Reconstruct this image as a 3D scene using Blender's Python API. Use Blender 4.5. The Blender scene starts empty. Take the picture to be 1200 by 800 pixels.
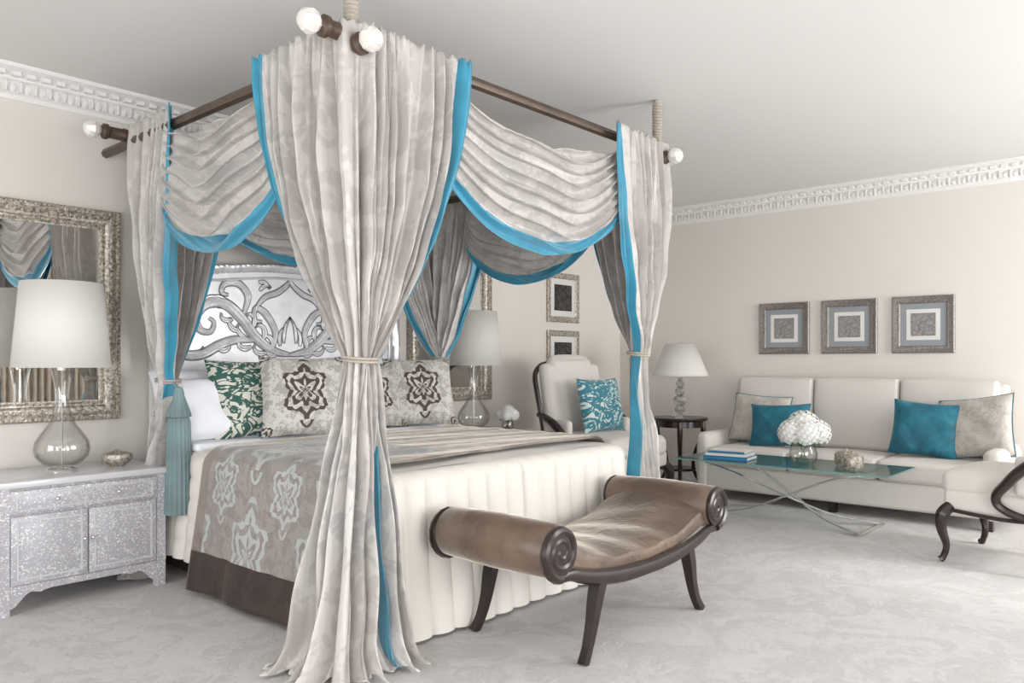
import bpy, math, random
from mathutils import Vector, Matrix, noise
random.seed(7)
pi=math.pi
sc=bpy.context.scene
try:
    sc.view_settings.view_transform='Standard'
    sc.view_settings.look='None'
    sc.view_settings.exposure=0.0
    sc.view_settings.gamma=1.06
except Exception: pass

def S(r,g,b):
    def c(x):
        x/=255.0
        return x/12.92 if x<=0.04045 else ((x+0.055)/1.055)**2.4
    return (c(r),c(g),c(b),1.0)

# ------------------------------------------------------------------ materials
class NT:
    def __init__(s,name):
        s.m=bpy.data.materials.new(name); s.m.use_nodes=True
        s.t=s.m.node_tree; s.t.nodes.clear()
        s.out=s.t.nodes.new('ShaderNodeOutputMaterial')
    def n(s,ty,**k):
        nd=s.t.nodes.new(ty)
        for a,b in k.items(): setattr(nd,a,b)
        return nd
    def link(s,a,b): s.t.links.new(a,b)
    def put(s,sock,v):
        if isinstance(v,bpy.types.NodeSocket): s.link(v,sock)
        else: sock.default_value=v
    def M(s,op,a,b=0.0,c=0.0):
        nd=s.n('ShaderNodeMath',operation=op)
        s.put(nd.inputs[0],a); s.put(nd.inputs[1],b); s.put(nd.inputs[2],c)
        return nd.outputs[0]
    def step(s,x,lo,hi):
        nd=s.n('ShaderNodeMapRange',interpolation_type='SMOOTHSTEP')
        s.put(nd.inputs[0],x); nd.inputs[1].default_value=lo; nd.inputs[2].default_value=hi
        return nd.outputs[0]
    def mix(s,f,a,b):
        nd=s.n('ShaderNodeMix',data_type='RGBA')
        s.put(nd.inputs[0],f); s.put(nd.inputs[6],a); s.put(nd.inputs[7],b)
        return nd.outputs[2]
    def noise(s,vec,scale,detail=2,dist=0.0,rough=.5):
        nd=s.n('ShaderNodeTexNoise'); s.link(vec,nd.inputs['Vector'])
        nd.inputs['Scale'].default_value=scale; nd.inputs['Detail'].default_value=detail
        nd.inputs['Distortion'].default_value=dist; nd.inputs['Roughness'].default_value=rough
        return nd.outputs['Fac']
    def coord(s,k='Object'):
        return s.n('ShaderNodeTexCoord').outputs[k]
    def mapv(s,v,sx,sy,sz):
        nd=s.n('ShaderNodeMapping'); s.link(v,nd.inputs[0]); nd.inputs['Scale'].default_value=(sx,sy,sz); return nd.outputs[0]
    def sep(s,v):
        nd=s.n('ShaderNodeSeparateXYZ'); s.link(v,nd.inputs[0]); return nd.outputs
    def bsdf(s,col,rough=.6,metal=0.0,bump=None,bstr=.2,bdist=.01,**k):
        b=s.n('ShaderNodeBsdfPrincipled')
        s.put(b.inputs['Base Color'],col); s.put(b.inputs['Roughness'],rough); b.inputs['Metallic'].default_value=metal
        for a,v in k.items():
            a=a.replace('_',' ')
            if a in b.inputs: s.put(b.inputs[a],v)
        if bump is not None:
            bn=s.n('ShaderNodeBump'); bn.inputs['Strength'].default_value=bstr; bn.inputs['Distance'].default_value=bdist
            s.link(bump,bn.inputs['Height']); s.link(bn.outputs[0],b.inputs['Normal'])
        s.link(b.outputs[0],s.out.inputs[0]); return s.m

def plain(name,col,rough=.6,metal=0,bs=0,bscale=200,var=0.0,**k):
    t=NT(name); c=t.coord()
    col2=col
    if var>0:
        f=t.noise(c,6,3)
        dk=tuple(x*(1-var) for x in col[:3])+(1,)
        col2=t.mix(t.step(f,.3,.7),dk,col)
    return t.bsdf(col2,rough,metal,bump=t.noise(c,bscale,2) if bs>0 else None,bstr=bs,bdist=.004,**k)

def glassy(name,tint=(.97,.98,.98,1),edge=(.55,.62,.62,1),base=.06,rim=.5,spec=0.0,gr=.03):
    t=NT(name)
    lw=t.n('ShaderNodeLayerWeight'); lw.inputs[0].default_value=.35
    tr=t.n('ShaderNodeBsdfTransparent'); t.put(tr.inputs[0],t.mix(t.M('POWER',lw.outputs[1],2.0),tint,edge))
    gl=t.n('ShaderNodeBsdfGlossy'); gl.inputs['Roughness'].default_value=gr
    mx=t.n('ShaderNodeMixShader')
    f=t.M('ADD',t.M('MULTIPLY',t.M('POWER',lw.outputs[1],3.0),rim),base)
    t.link(f,mx.inputs[0]); t.link(tr.outputs[0],mx.inputs[1]); t.link(gl.outputs[0],mx.inputs[2])
    t.link(mx.outputs[0],t.out.inputs[0]); return t.m

def damask(t,c,scale):
    a=t.noise(c,scale,3,1.6)
    b=t.noise(c,scale*2.3,2,2.5)
    v=t.M('ADD',t.M('MULTIPLY',a,.6),t.M('MULTIPLY',b,.4))
    return t.step(v,.47,.53)

def m_curtain(name,l,d,sheen=.25):
    t=NT(name); c=t.coord()
    p=damask(t,c,3.4)
    big=t.step(t.noise(c,1.3,2),.45,.7)
    col=t.mix(p,l,d); col=t.mix(t.M('MULTIPLY',t.M('MULTIPLY',big,p),.35),col,S(168,182,190))
    wrinkle_shade=t.noise(t.mapv(c,70,70,3),1,2)
    col=t.mix(t.M('MULTIPLY',t.step(wrinkle_shade,.4,.75),.16),col,S(170,162,157))  # grey vertical streaks painted in as shade of fabric wrinkles
    b=t.n('ShaderNodeBsdfPrincipled'); t.put(b.inputs['Base Color'],col); b.inputs['Roughness'].default_value=.36; b.inputs['Sheen Weight'].default_value=sheen
    bn=t.n('ShaderNodeBump'); bn.inputs['Strength'].default_value=.3; bn.inputs['Distance'].default_value=.006
    t.link(t.noise(t.mapv(c,60,60,8),1,3,.5),bn.inputs['Height']); t.link(bn.outputs[0],b.inputs['Normal'])
    tr=t.n('ShaderNodeBsdfTranslucent'); t.put(tr.inputs[0],col)
    mx=t.n('ShaderNodeMixShader'); mx.inputs[0].default_value=.26
    t.link(b.outputs[0],mx.inputs[1]); t.link(tr.outputs[0],mx.inputs[2]); t.link(mx.outputs[0],t.out.inputs[0])
    return t.m
M_CURT=m_curtain('curtain_damask',S(220,215,210),S(205,199,194))
M_BLUE=plain('teal_silk',S(46,142,172),.36,bs=.08,bscale=90,var=.25,Sheen_Weight=.3)

def m_velvet(name,l,d,sc1=5,lo=.3,hi=.7,sw=.7,rough=.75):
    t=NT(name); c=t.coord()
    f=t.M('ADD',t.M('MULTIPLY',t.noise(c,sc1,3,.8),.75),t.M('MULTIPLY',t.noise(c,sc1*3.5,2,1.2),.25))
    col=t.mix(t.step(f,lo,hi),d,l)
    return t.bsdf(col,rough,bump=t.noise(c,12,3,.8),bstr=.4,bdist=.015,Sheen_Weight=sw,Sheen_Roughness=.3,Sheen_Tint=S(240,230,218))
M_VELVET=m_velvet('brown_velvet',S(112,93,77),S(82,66,54),3,.34,.66,1.0,.38)
M_VELVET_L=m_velvet('taupe_velvet',S(140,129,121),S(102,92,85),3,.36,.62,.8,.5)
M_VELVET_D=m_velvet('dark_velvet',S(62,47,42),S(40,30,27),4,.3,.7,.3)
M_TEAL=m_velvet('teal_velvet',S(24,110,130),S(8,74,92),7)

M_WOOD=plain('dark_wood',S(38,25,22),.26,bs=.05,var=.3)
M_BRONZE=plain('bronze_wood',S(84,68,56),.38,metal=.35,bs=.1,var=.3)
M_CHROME=plain('chrome',(.8,.8,.8,1),.12,metal=1)
M_CREAM=plain('cream_upholstery',S(208,202,195),.8,bs=.12,bscale=260,Sheen_Weight=.15)
M_CREAM2=plain('cream_quilt',S(214,208,200),.7,bs=.1,bscale=120,Sheen_Weight=.15)
M_WHITE=plain('white_linen',S(232,233,238),.8,bs=.15,bscale=20)
M_PLASTER=plain('plaster_white',S(228,226,223),.7)
M_ROPE=plain('rope',S(170,160,148),.85,bs=.4,bscale=150)
M_GLASS=glassy('clear_glass',(.975,.975,.97,1),(.48,.46,.44,1),.07,.6)
M_TGLASS=glassy('table_glass',(.86,.93,.92,1),(.45,.62,.6,1),.10,.8)
M_TEDGE=plain('glass_edge',S(110,150,146),.1)
M_CRYST=glassy('crystal',(.95,.95,.94,1),(.45,.43,.42,1),.3,.6)
M_FIN=NT('cut_crystal')
_g=M_FIN.n('ShaderNodeBsdfGlossy'); _g.inputs['Roughness'].default_value=.12; _g.inputs[0].default_value=(.95,.94,.92,1)
_d=M_FIN.n('ShaderNodeBsdfDiffuse'); _d.inputs[0].default_value=S(236,232,226)
_x=M_FIN.n('ShaderNodeMixShader'); _x.inputs[0].default_value=.55
M_FIN.link(_g.outputs[0],_x.inputs[1]); M_FIN.link(_d.outputs[0],_x.inputs[2]); M_FIN.link(_x.outputs[0],M_FIN.out.inputs[0]); M_FIN=M_FIN.m
M_MIRROR=plain('mirror_silver',(.80,.80,.79,1),.01,metal=1)
M_SHADE=NT('lamp_shade_linen')
_b=M_SHADE.n('ShaderNodeBsdfDiffuse'); _b.inputs[0].default_value=S(236,234,230)
_t=M_SHADE.n('ShaderNodeBsdfTranslucent'); _t.inputs[0].default_value=S(244,240,234)
_x=M_SHADE.n('ShaderNodeMixShader'); _x.inputs[0].default_value=.35
M_SHADE.link(_b.outputs[0],_x.inputs[1]); M_SHADE.link(_t.outputs[0],_x.inputs[2]); M_SHADE.link(_x.outputs[0],M_SHADE.out.inputs[0]); M_SHADE=M_SHADE.m

t=NT('silver_leaf'); c=t.coord(); f=t.noise(c,9,4,.8)
M_SILVER=t.bsdf(t.mix(t.step(f,.3,.7),S(226,226,228),S(240,240,242)),.38,metal=.15,bump=t.noise(c,40,3),bstr=.12,bdist=.004)
t=NT('silver_carving'); c=t.coord(); f=t.noise(c,14,3,.8)
M_SILVER2=t.bsdf(t.mix(t.step(f,.3,.7),S(208,208,210),S(236,236,238)),.28,metal=.35,bump=t.noise(c,40,3),bstr=.12,bdist=.004)
M_SHADOWG=plain('carving_shade_grey',S(128,126,126),.6,metal=.2,var=.3)  # grey that paints shade around the headboard carving
t=NT('antique_silver'); c=t.coord(); f=t.noise(c,60,4,.8)
M_ANTIQ=t.bsdf(t.mix(t.step(f,.35,.65),S(128,116,102),S(204,196,184)),.35,metal=.5,bump=f,bstr=.6,bdist=.006)
t=NT('grey_silver_frame'); c=t.coord(); f=t.noise(c,80,3,.5)
M_GFRAME=t.bsdf(t.mix(t.step(f,.3,.7),S(104,97,92),S(144,137,132)),.4,metal=.3,bump=f,bstr=.3,bdist=.004)
M_MATB=plain('mat_board',S(140,144,147),.8)
M_MATW=plain('mat_white',S(216,215,210),.8)
def m_art(name,a,b,sc1):
    t=NT(name); c=t.coord()
    v=t.n('ShaderNodeTexVoronoi',feature='DISTANCE_TO_EDGE'); t.link(c,v.inputs[0]); v.inputs['Scale'].default_value=sc1
    f=t.step(v.outputs[0],.02,.08); g=t.noise(c,sc1*2,3,1)
    return t.bsdf(t.mix(t.M('MULTIPLY',f,t.step(g,.35,.6)),b,a),.8)
M_ART1=m_art('art_print_grey',S(150,146,142),S(120,116,114),22)
M_ART2=m_art('art_print_dark',S(30,26,26),S(70,62,58),12)

t=NT('pearl_inlay'); c=t.coord()
v=t.n('ShaderNodeTexVoronoi'); t.link(c,v.inputs[0]); v.inputs['Scale'].default_value=120
vs=t.sep(v.outputs['Color'])
clus=t.step(t.noise(c,14,2,1),.40,.62)
speck=t.M('MULTIPLY',t.M('MULTIPLY',t.M('GREATER_THAN',vs[0],.66),t.M('LESS_THAN',v.outputs['Distance'],.5)),t.M('ADD',t.M('MULTIPLY',clus,.5),.35))
gold=t.M('MULTIPLY',t.M('MULTIPLY',t.M('GREATER_THAN',vs[1],.90),t.M('LESS_THAN',v.outputs['Distance'],.5)),.6)
n1=t.noise(c,10,1,1.6)
vine=t.M('LESS_THAN',t.M('ABSOLUTE',t.M('SUBTRACT',n1,.5)),.009)
vine2=t.M('LESS_THAN',t.M('ABSOLUTE',t.M('SUBTRACT',t.noise(c,18,0,1),.42)),.008)
g0=t.mix(t.noise(c,5,2),S(162,160,166),S(182,180,186))
g1=t.mix(speck,g0,S(240,240,240)); g2=t.mix(t.M('MULTIPLY',t.M('MAXIMUM',vine,vine2),.6),g1,S(226,224,224)); g3=t.mix(gold,g2,S(190,168,134))
M_PEARL=t.bsdf(g3,.32)
M_PEARLT=plain('pearl_top',S(206,205,208),.16,var=.05)

def medal(t,px,py,R=.36):
    ax=t.M('ABSOLUTE',px)
    r=t.M('SQRT',t.M('ADD',t.M('MULTIPLY',px,px),t.M('MULTIPLY',t.M('MULTIPLY',py,py),.62)))
    th=t.M('ARCTAN2',ax,py)
    petal=t.M('ADD',t.M('MULTIPLY',t.M('COSINE',t.M('MULTIPLY',th,6.0)),.16*R),R*.84)
    inside=t.M('LESS_THAN',r,petal)
    w=t.M('SINE',t.M('ADD',t.M('MULTIPLY',r,20.0/R),t.M('MULTIPLY',t.M('SINE',t.M('MULTIPLY',th,5.0)),2.6)))
    w2=t.M('SINE',t.M('ADD',t.M('MULTIPLY',ax,46.0*.36/R),t.M('MULTIPLY',t.M('SINE',t.M('MULTIPLY',py,36.0*.36/R)),1.9)))
    band=t.M('GREATER_THAN',t.M('ADD',w,t.M('MULTIPLY',w2,.8)),-.02)
    return t.M('MULTIPLY',inside,band)
t=NT('pillow_medallion'); uv=t.coord('UV'); s3=t.sep(uv)
px=t.M('SUBTRACT',s3[0],.5); py=t.M('SUBTRACT',s3[1],.5)
mk=medal(t,t.M('MULTIPLY',px,1.15),t.M('MULTIPLY',py,.98),.34)
cx_=t.M('SUBTRACT',t.M('ABSOLUTE',px),.52); cy_=t.M('SUBTRACT',t.M('ABSOLUTE',py),.52)
mk=t.M('MAXIMUM',mk,t.M('MULTIPLY',medal(t,cx_,cy_,.17),1.0))
bg=t.mix(damask(t,uv,6),S(200,196,188),S(162,158,150))
M_PMED=t.bsdf(t.mix(mk,bg,S(66,48,42)),.6,Sheen_Weight=.3)
def m_scroll(name,bg,fg,sc1,th):
    t=NT(name); uv=t.coord('UV')
    a=t.noise(uv,sc1,1.5,3.2); b=t.noise(uv,sc1*1.7,1,1.5)
    f=t.M('LESS_THAN',t.M('ABSOLUTE',t.M('SUBTRACT',a,.5)),th)
    f=t.M('MAXIMUM',f,t.M('GREATER_THAN',b,.62))
    return t.bsdf(t.mix(f,bg,fg),.6,Sheen_Weight=.3)
M_PGRN=m_scroll('pillow_green_scroll',S(204,202,190),S(28,78,68),4.0,.065)
M_PTEAL=m_scroll('pillow_teal_scroll',S(190,205,200),S(20,108,124),4.0,.10)
t=NT('pillow_beige'); c=t.coord(); M_PBEIGE=t.bsdf(t.mix(damask(t,c,9),S(188,182,173),S(172,165,156)),.5,Sheen_Weight=.3)
t=NT('throw_damask'); uv=t.coord('UV'); s3=t.sep(uv)
def cell(o,size,off=0.0): return t.M('SUBTRACT',t.M('FRACT',t.M('ADD',t.M('DIVIDE',o,size),off)),.5)
mA=medal(t,cell(s3[1],.56,.1),cell(s3[0],.66,.12),.36)
mB=medal(t,cell(s3[1],.56,.6),cell(s3[0],.66,.62),.24)
bg=t.mix(damask(t,uv,9),S(142,135,130),S(126,118,113))
M_THROW=t.bsdf(t.mix(t.M('MULTIPLY',t.M('MAXIMUM',mA,mB),.75),bg,S(176,184,182)),.36,Sheen_Weight=.3)

# room
t=NT('wall_paint'); c=t.coord()
M_WALL=t.bsdf(t.mix(t.noise(c,1.2,2),S(216,210,202),S(221,215,208)),.85,bump=t.noise(c,150,2),bstr=.03,bdist=.002)
M_CEIL=plain('ceiling_paint',S(218,216,213),.9)
t=NT('carpet'); c=t.coord()
a=t.noise(c,2.6,3,2.2); b=t.noise(c,7,2,3)
ln=t.M('LESS_THAN',t.M('ABSOLUTE',t.M('SUBTRACT',b,.5)),.035)
pf=t.step(t.M('ADD',t.M('MULTIPLY',a,.7),t.M('MULTIPLY',b,.3)),.46,.54)
f=t.M('ADD',t.M('MULTIPLY',pf,.6),t.M('MULTIPLY',ln,.4))
fine=t.noise(c,220,3)
M_CARPET=t.bsdf(t.mix(t.M('MULTIPLY',fine,.35),t.mix(f,S(208,205,203),S(191,187,185)),S(172,168,167)),.95,bump=t.M('ADD',t.M('MULTIPLY',fine,.7),t.M('MULTIPLY',f,.5)),bstr=.5,bdist=.01)
M_FLOWER=plain('white_petals',S(244,244,240),.7,var=.06)
M_LEAF=plain('leaf_green',S(70,100,50),.5)
M_BOOKB=plain('book_blue',S(40,120,165),.5)
M_PAPER=plain('book_paper',S(238,236,230),.7)
M_TASSEL=plain('tassel_teal',S(116,138,140),.7,bs=.5,bscale=200,var=.25)

# ------------------------------------------------------------------ mesh builder
def crom(pts,sub=6):
    P=[Vector(p) for p in pts]; out=[]
    n=len(P)
    for i in range(n-1):
        p0=P[max(i-1,0)];p1=P[i];p2=P[i+1];p3=P[min(i+2,n-1)]
        for k in range(sub):
            u=k/sub
            out.append(.5*((2*p1)+(p2-p0)*u+(2*p0-5*p1+4*p2-p3)*u*u+(3*p1-p0-3*p2+p3)*u**3))
    out.append(P[-1]); return out
class MB:
    def __init__(s): s.v=[];s.f=[];s.m=[];s.uv=[]
    def add(s,vs,fs,mat=0,T=None,uv=None):
        o=len(s.v)
        for i,p in enumerate(vs):
            p=Vector(p)
            if T is not None: p=T@p
            s.v.append(tuple(p)); s.uv.append(uv[i] if uv else (0,0))
        for k,f in enumerate(fs):
            s.f.append(tuple(o+i for i in f)); s.m.append(mat[k] if isinstance(mat,list) else mat)
    def grid(s,fn,nu,nv,mat=0,T=None,uvf=None,closeu=False,matf=None):
        vs=[];uv=[];fs=[];ms=[]
        for i in range(nu+(0 if closeu else 1)):
            for j in range(nv+1):
                a=i/nu;b=j/nv
                vs.append(fn(a,b)); uv.append(uvf(a,b) if uvf else (a,b))
        w=nv+1; NU=nu if closeu else nu+1
        for i in range(nu):
            i2=(i+1)%NU
            for j in range(nv):
                fs.append((i*w+j,i2*w+j,i2*w+j+1,i*w+j+1))
                ms.append(matf((i+.5)/nu,(j+.5)/nv) if matf else mat)
        s.add(vs,fs,ms,T,uv)
    def box(s,c,d,mat=0,T=None,bev=0.0):
        x,y,z=c; a,b,e=[q/2 for q in d]
        vs=[(x+i*a,y+j*b,z+k*e) for i in(-1,1) for j in(-1,1) for k in(-1,1)]
        s.add(vs,[(0,1,3,2),(4,6,7,5),(0,4,5,1),(2,3,7,6),(0,2,6,4),(1,5,7,3)],mat,T)
    def rbox(s,c,d,r=.03,puff=0.0,mat=0,T=None,mid=6,rs=3,pf=None):
        h=[q/2 for q in d]; C=Vector(c)
        def ax(hh):
            rr=min(r,hh*.999)
            L=[-hh+rr*(1-math.tan((1-k/rs)*pi/4)) for k in range(rs+1)]
            M=[-hh+rr+(2*hh-2*rr)*k/mid for k in range(1,mid)]
            return L+M+[-q for q in reversed(L)]
        A=[ax(q) for q in h]
        def mp(p):
            q=Vector(p); inn=Vector([max(-(h[i]-min(r,h[i]*.999)),min(h[i]-min(r,h[i]*.999),q[i])) for i in range(3)])
            dd=q-inn
            if dd.length>1e-9: q=inn+dd.normalized()*min(r,min(h)*.999)
            if puff or pf:
                u=[max(-1,min(1,p[i]/h[i])) for i in range(3)]
                pu=pf if pf else (puff,puff,puff)
                for i in range(3):
                    j,k=(i+1)%3,(i+2)%3
                    q[i]+=u[i]*pu[i]*(1-u[j]**4)*(1-u[k]**4)
            return q+C
        for i in range(3):
            j,k=(i+1)%3,(i+2)%3
            for sg in(-1,1):
                vs=[];fs=[];uv=[]
                for a in A[j]:
                    for b in A[k]:
                        p=[0,0,0];p[i]=sg*h[i];p[j]=a;p[k]=b
                        vs.append(mp(p)); uv.append((a/(2*h[j])+.5,b/(2*h[k])+.5))
                w=len(A[k])
                for m in range(len(A[j])-1):
                    for n in range(w-1):
                        q=(m*w+n,(m+1)*w+n,(m+1)*w+n+1,m*w+n+1)
                        fs.append(q if sg>0 else q[::-1])
                s.add(vs,fs,mat,T,uv)
    def lathe(s,prof,n=32,mat=0,T=None,c=(0,0,0),rib=0,ribn=0):
        C=Vector(c)
        def fn(a,b):
            i=round(b*(len(prof)-1)); r,z=prof[i]; th=-a*2*pi
            if rib: r*=1+rib*math.cos(ribn*th)
            return C+Vector((r*math.cos(th),r*math.sin(th),z))
        s.grid(fn,n,len(prof)-1,mat,T,closeu=True)
    def sweep(s,pts,rad,mat=0,n=8,flat=1.0,T=None,sub=6,up=(0,0,1),rib=0,ribn=0,twist=0,smooth=True):
        P=crom(pts,sub) if smooth else [Vector(p) for p in pts]
        if not isinstance(rad,(list,tuple)): rad=[rad]*len(pts)
        R=[]
        N=len(P)
        for i in range(N):
            u=i/(N-1)*(len(rad)-1); k=min(int(u),len(rad)-2) if len(rad)>1 else 0
            R.append(rad[k]+(rad[min(k+1,len(rad)-1)]-rad[k])*(u-k))
        up=Vector(up); vs=[]; U=None
        for i in range(N):
            tg=(P[min(i+1,N-1)]-P[max(i-1,0)])
            if tg.length<1e-9: tg=Vector((0,0,1))
            tg.normalize()
            if U is None:
                U=up-tg*up.dot(tg)
                if U.length<1e-3: U=Vector((1,0,0))-tg*tg.x
            else: U=U-tg*U.dot(tg)
            U.normalize(); W=tg.cross(U)
            for k in range(n):
                th=2*pi*k/n+twist*i
                rr=R[i]*(1+(rib*math.cos(ribn*th) if rib else 0))
                vs.append(P[i]+U*math.cos(th)*rr*flat+W*math.sin(th)*rr)
        fs=[]
        for i in range(N-1):
            for k in range(n):
                k2=(k+1)%n
                fs.append((i*n+k,i*n+k2,(i+1)*n+k2,(i+1)*n+k))
        fs.append(tuple(reversed(range(n)))); fs.append(tuple((N-1)*n+k for k in range(n)))
        s.add(vs,fs,mat,T)
    def extr(s,poly,y0,y1,mat=0,T=None):
        n=len(poly)
        vs=[(x,y0,z) for x,z in poly]+[(x,y1,z) for x,z in poly]
        fs=[tuple(range(n)),tuple(reversed(range(n,2*n)))]
        for i in range(n):
            j=(i+1)%n; fs.append((i,n+i,n+j,j))
        s.add(vs,fs,mat,T)
    def ring(s,w,h,prof,mat=0,T=None):
        vs=[];fs=[]
        for ins,dp in prof:
            a=w/2-ins;b=h/2-ins
            vs+=[(-a,-dp,-b),(a,-dp,-b),(a,-dp,b),(-a,-dp,b)]
        for i in range(len(prof)-1):
            for k in range(4):
                k2=(k+1)%4; fs.append((i*4+k,i*4+k2,(i+1)*4+k2,(i+1)*4+k))
        s.add(vs,fs,mat,T)
    def ball(s,c,r,mat=0,n=10,T=None,sx=(1,1,1)):
        C=Vector(c)
        s.grid(lambda a,b:C+Vector((sx[0]*r*math.sin(pi*b)*math.cos(-2*pi*a),sx[1]*r*math.sin(pi*b)*math.sin(-2*pi*a),sx[2]*r*math.cos(pi*b))),n,max(4,n//2+1),mat,T,closeu=True)
    def make(s,name,mats,parent=None,smooth=True,solid=0.0,loc=None,rot=None,auto=True):
        me=bpy.data.meshes.new(name); me.from_pydata(s.v,[],s.f)
        if not isinstance(mats,(list,tuple)): mats=[mats]
        for m in mats: me.materials.append(m)
        me.polygons.foreach_set('material_index',s.m)
        ul=me.uv_layers.new(name='UVMap')
        li=[0]*len(me.loops); me.loops.foreach_get('vertex_index',li)
        flat=[]
        for i in li: flat+= [s.uv[i][0],s.uv[i][1]]
        ul.data.foreach_set('uv',flat)
        import bmesh
        bm=bmesh.new(); bm.from_mesh(me)
        bmesh.ops.remove_doubles(bm,verts=bm.verts,dist=1e-5)
        if smooth:
            for f in bm.faces: f.smooth=True
            for e in bm.edges:
                if len(e.link_faces)==2:
                    try:
                        if e.calc_face_angle()>math.radians(42): e.smooth=False
                    except Exception: pass
        bm.to_mesh(me); bm.free()
        me.validate(); me.update()
        ob=bpy.data.objects.new(name,me); sc.collection.objects.link(ob)
        if solid:
            md=ob.modifiers.new('thick','SOLIDIFY'); md.thickness=solid; md.offset=0
        if parent: ob.parent=parent
        if loc: ob.location=loc
        if rot: ob.rotation_euler=rot
        return ob
def group(name,loc=(0,0,0),rz=0.0):
    e=bpy.data.objects.new(name,None); e.empty_display_size=.1
    sc.collection.objects.link(e); e.location=loc; e.rotation_euler=(0,0,rz); return e
def TR(loc=(0,0,0),rx=0,ry=0,rz=0):
    return Matrix.Translation(loc)@Matrix.Rotation(rz,4,'Z')@Matrix.Rotation(ry,4,'Y')@Matrix.Rotation(rx,4,'X')

# ------------------------------------------------------------------ room shell
XW,YW,XL,YF,ZC=7.55,5.05,-2.2,-2.4,2.89
b=MB(); b.box(((XW+XL)/2,(YW+YF)/2,-.05),(XW-XL+.4,YW-YF+.4,.1)); b.make('floor',M_CARPET,smooth=False)
b=MB(); b.box(((XW+XL)/2,(YW+YF)/2,ZC+.05),(XW-XL+.4,YW-YF+.4,.1)); b.make('ceiling',M_CEIL,smooth=False)
b=MB(); b.box(((XW+XL)/2,YW+.05,ZC/2),(XW-XL,.1,ZC)); b.make('wall_back',M_WALL,smooth=False)
b=MB(); b.box((XW+.05,(YW+YF)/2,ZC/2),(.1,YW-YF,ZC)); b.make('wall_right',M_WALL,smooth=False)
def wallwin(name,axis,pos,lo,hi,wins,z0):
    b=MB()
    def bx(a0,a1,za,zb):
        if a1-a0<1e-4 or zb-za<1e-4: return
        if axis=='y': b.box(((a0+a1)/2,pos-.05,(za+zb)/2),(a1-a0,.1,zb-za))
        else: b.box((pos-.05,(a0+a1)/2,(za+zb)/2),(.1,a1-a0,zb-za))
    cur=lo
    for w0,w1,z1 in wins:
        bx(cur,w0,0,ZC); bx(w0,w1,0,z0); bx(w0,w1,z1,ZC); cur=w1
    bx(cur,hi,0,ZC); b.make(name,M_WALL,smooth=False)
WZ0=.25
WY=[(-1.2,1.0,1.85),(1.5,3.1,1.85),(5.0,7.2,2.55)]  # unseen windows; first two made low so sun misses the near floor
WX=[(-1.4,0.8,2.55),(1.8,4.0,2.55)]
wallwin('wall_front','y',YF,XL,XW,WY,WZ0)
wallwin('wall_left','x',XL,YF,YW,WX,WZ0)
k=1
for lst,ax in ((WY,'y'),(WX,'x')):
    for w0,w1,z1 in lst:
        b=MB(); w=w1-w0; hh=z1-WZ0
        if ax=='y': T=Matrix.Translation(((w0+w1)/2,YF-.03,(z1+WZ0)/2))
        else: T=Matrix.Translation((XL-.03,(w0+w1)/2,(z1+WZ0)/2))@Matrix.Rotation(pi/2,4,'Z')
        b.ring(w,hh,[(0,-.03),(0,.04),(.06,.04),(.06,-.03)],0,T)
        b.box((0,0,0),(.05,.04,hh),0,T); b.box((0,0,.4),(w,.04,.04),0,T)
        b.make('window_%d'%k,M_PLASTER); k+=1
M_DRAPE=plain('window_drape_fabric',S(176,164,148),.8,var=.15)
for x0 in [-1.55,1.25,3.42,3.98,4.60,7.22]:
    b=MB()
    b.grid(lambda a,v:Vector((x0-.27+.54*a,YF+.14+.04*math.sin(a*2*pi*6+.4*math.sin(v*3)),2.7-2.68*v)),70,6)
    b.make('window_drape',M_DRAPE,solid=.006)
def cornice(name,p0,p1,nrm):
    p0=Vector(p0);p1=Vector(p1);n=Vector(nrm);L=(p1-p0).length;d=(p1-p0)/L
    prof=[(0,2.725),(.012,2.725),(.018,2.735),(.018,2.75),(.03,2.755),(.045,2.78),(.05,2.81),(.075,2.82),(.08,2.835),(.11,2.85),(.135,2.865),(.15,2.868),(.15,ZC)]
    b=MB()
    b.grid(lambda a,v:p0+d*L*a+n*prof[round(v*(len(prof)-1))][0]+Vector((0,0,prof[round(v*(len(prof)-1))][1])),1,len(prof)-1)
    pitch=.075; m=int(L/pitch)
    T0=Matrix(((d.x,n.x,0,0),(d.y,n.y,0,0),(0,0,1,0),(0,0,0,1)))
    for i in range(m):
        c=p0+d*(i+.5)*pitch
        T=Matrix.Translation(c)@T0
        b.ball((0,.048,2.783),.026,0,6,T,(.9,.55,1.15))
        b.box((pitch/2,.05,2.785),(.010,.03,.055),0,T)
        b.box((0,.098,2.842),(.04,.045,.022),0,T)
        b.ball((pitch/2,.135,2.872),.012,0,5,T)
    b.make(name,M_PLASTER)
cornice('trim_1',(XL,YW,0),(XW,YW,0),(0,-1,0))
cornice('trim_2',(XW,YW,0),(XW,YF,0),(-1,0,0))
for nm,p0,p1,n in [('baseboard_back',(XL,YW),(XW,YW),(0,-1)),('baseboard_right',(XW,YW),(XW,YF),(-1,0))]:
    b=MB(); prof=[(0.0,.13),(.01,.13),(.015,.115),(.018,.02),(.018,0)]
    P0=Vector((*p0,0));P1=Vector((*p1,0));N_=Vector((*n,0))
    b.grid(lambda a,v:P0.lerp(P1,a)+N_*prof[round(v*4)][0]+Vector((0,0,prof[round(v*4)][1])),1,4)
    b.make(nm,M_PLASTER)

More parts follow.
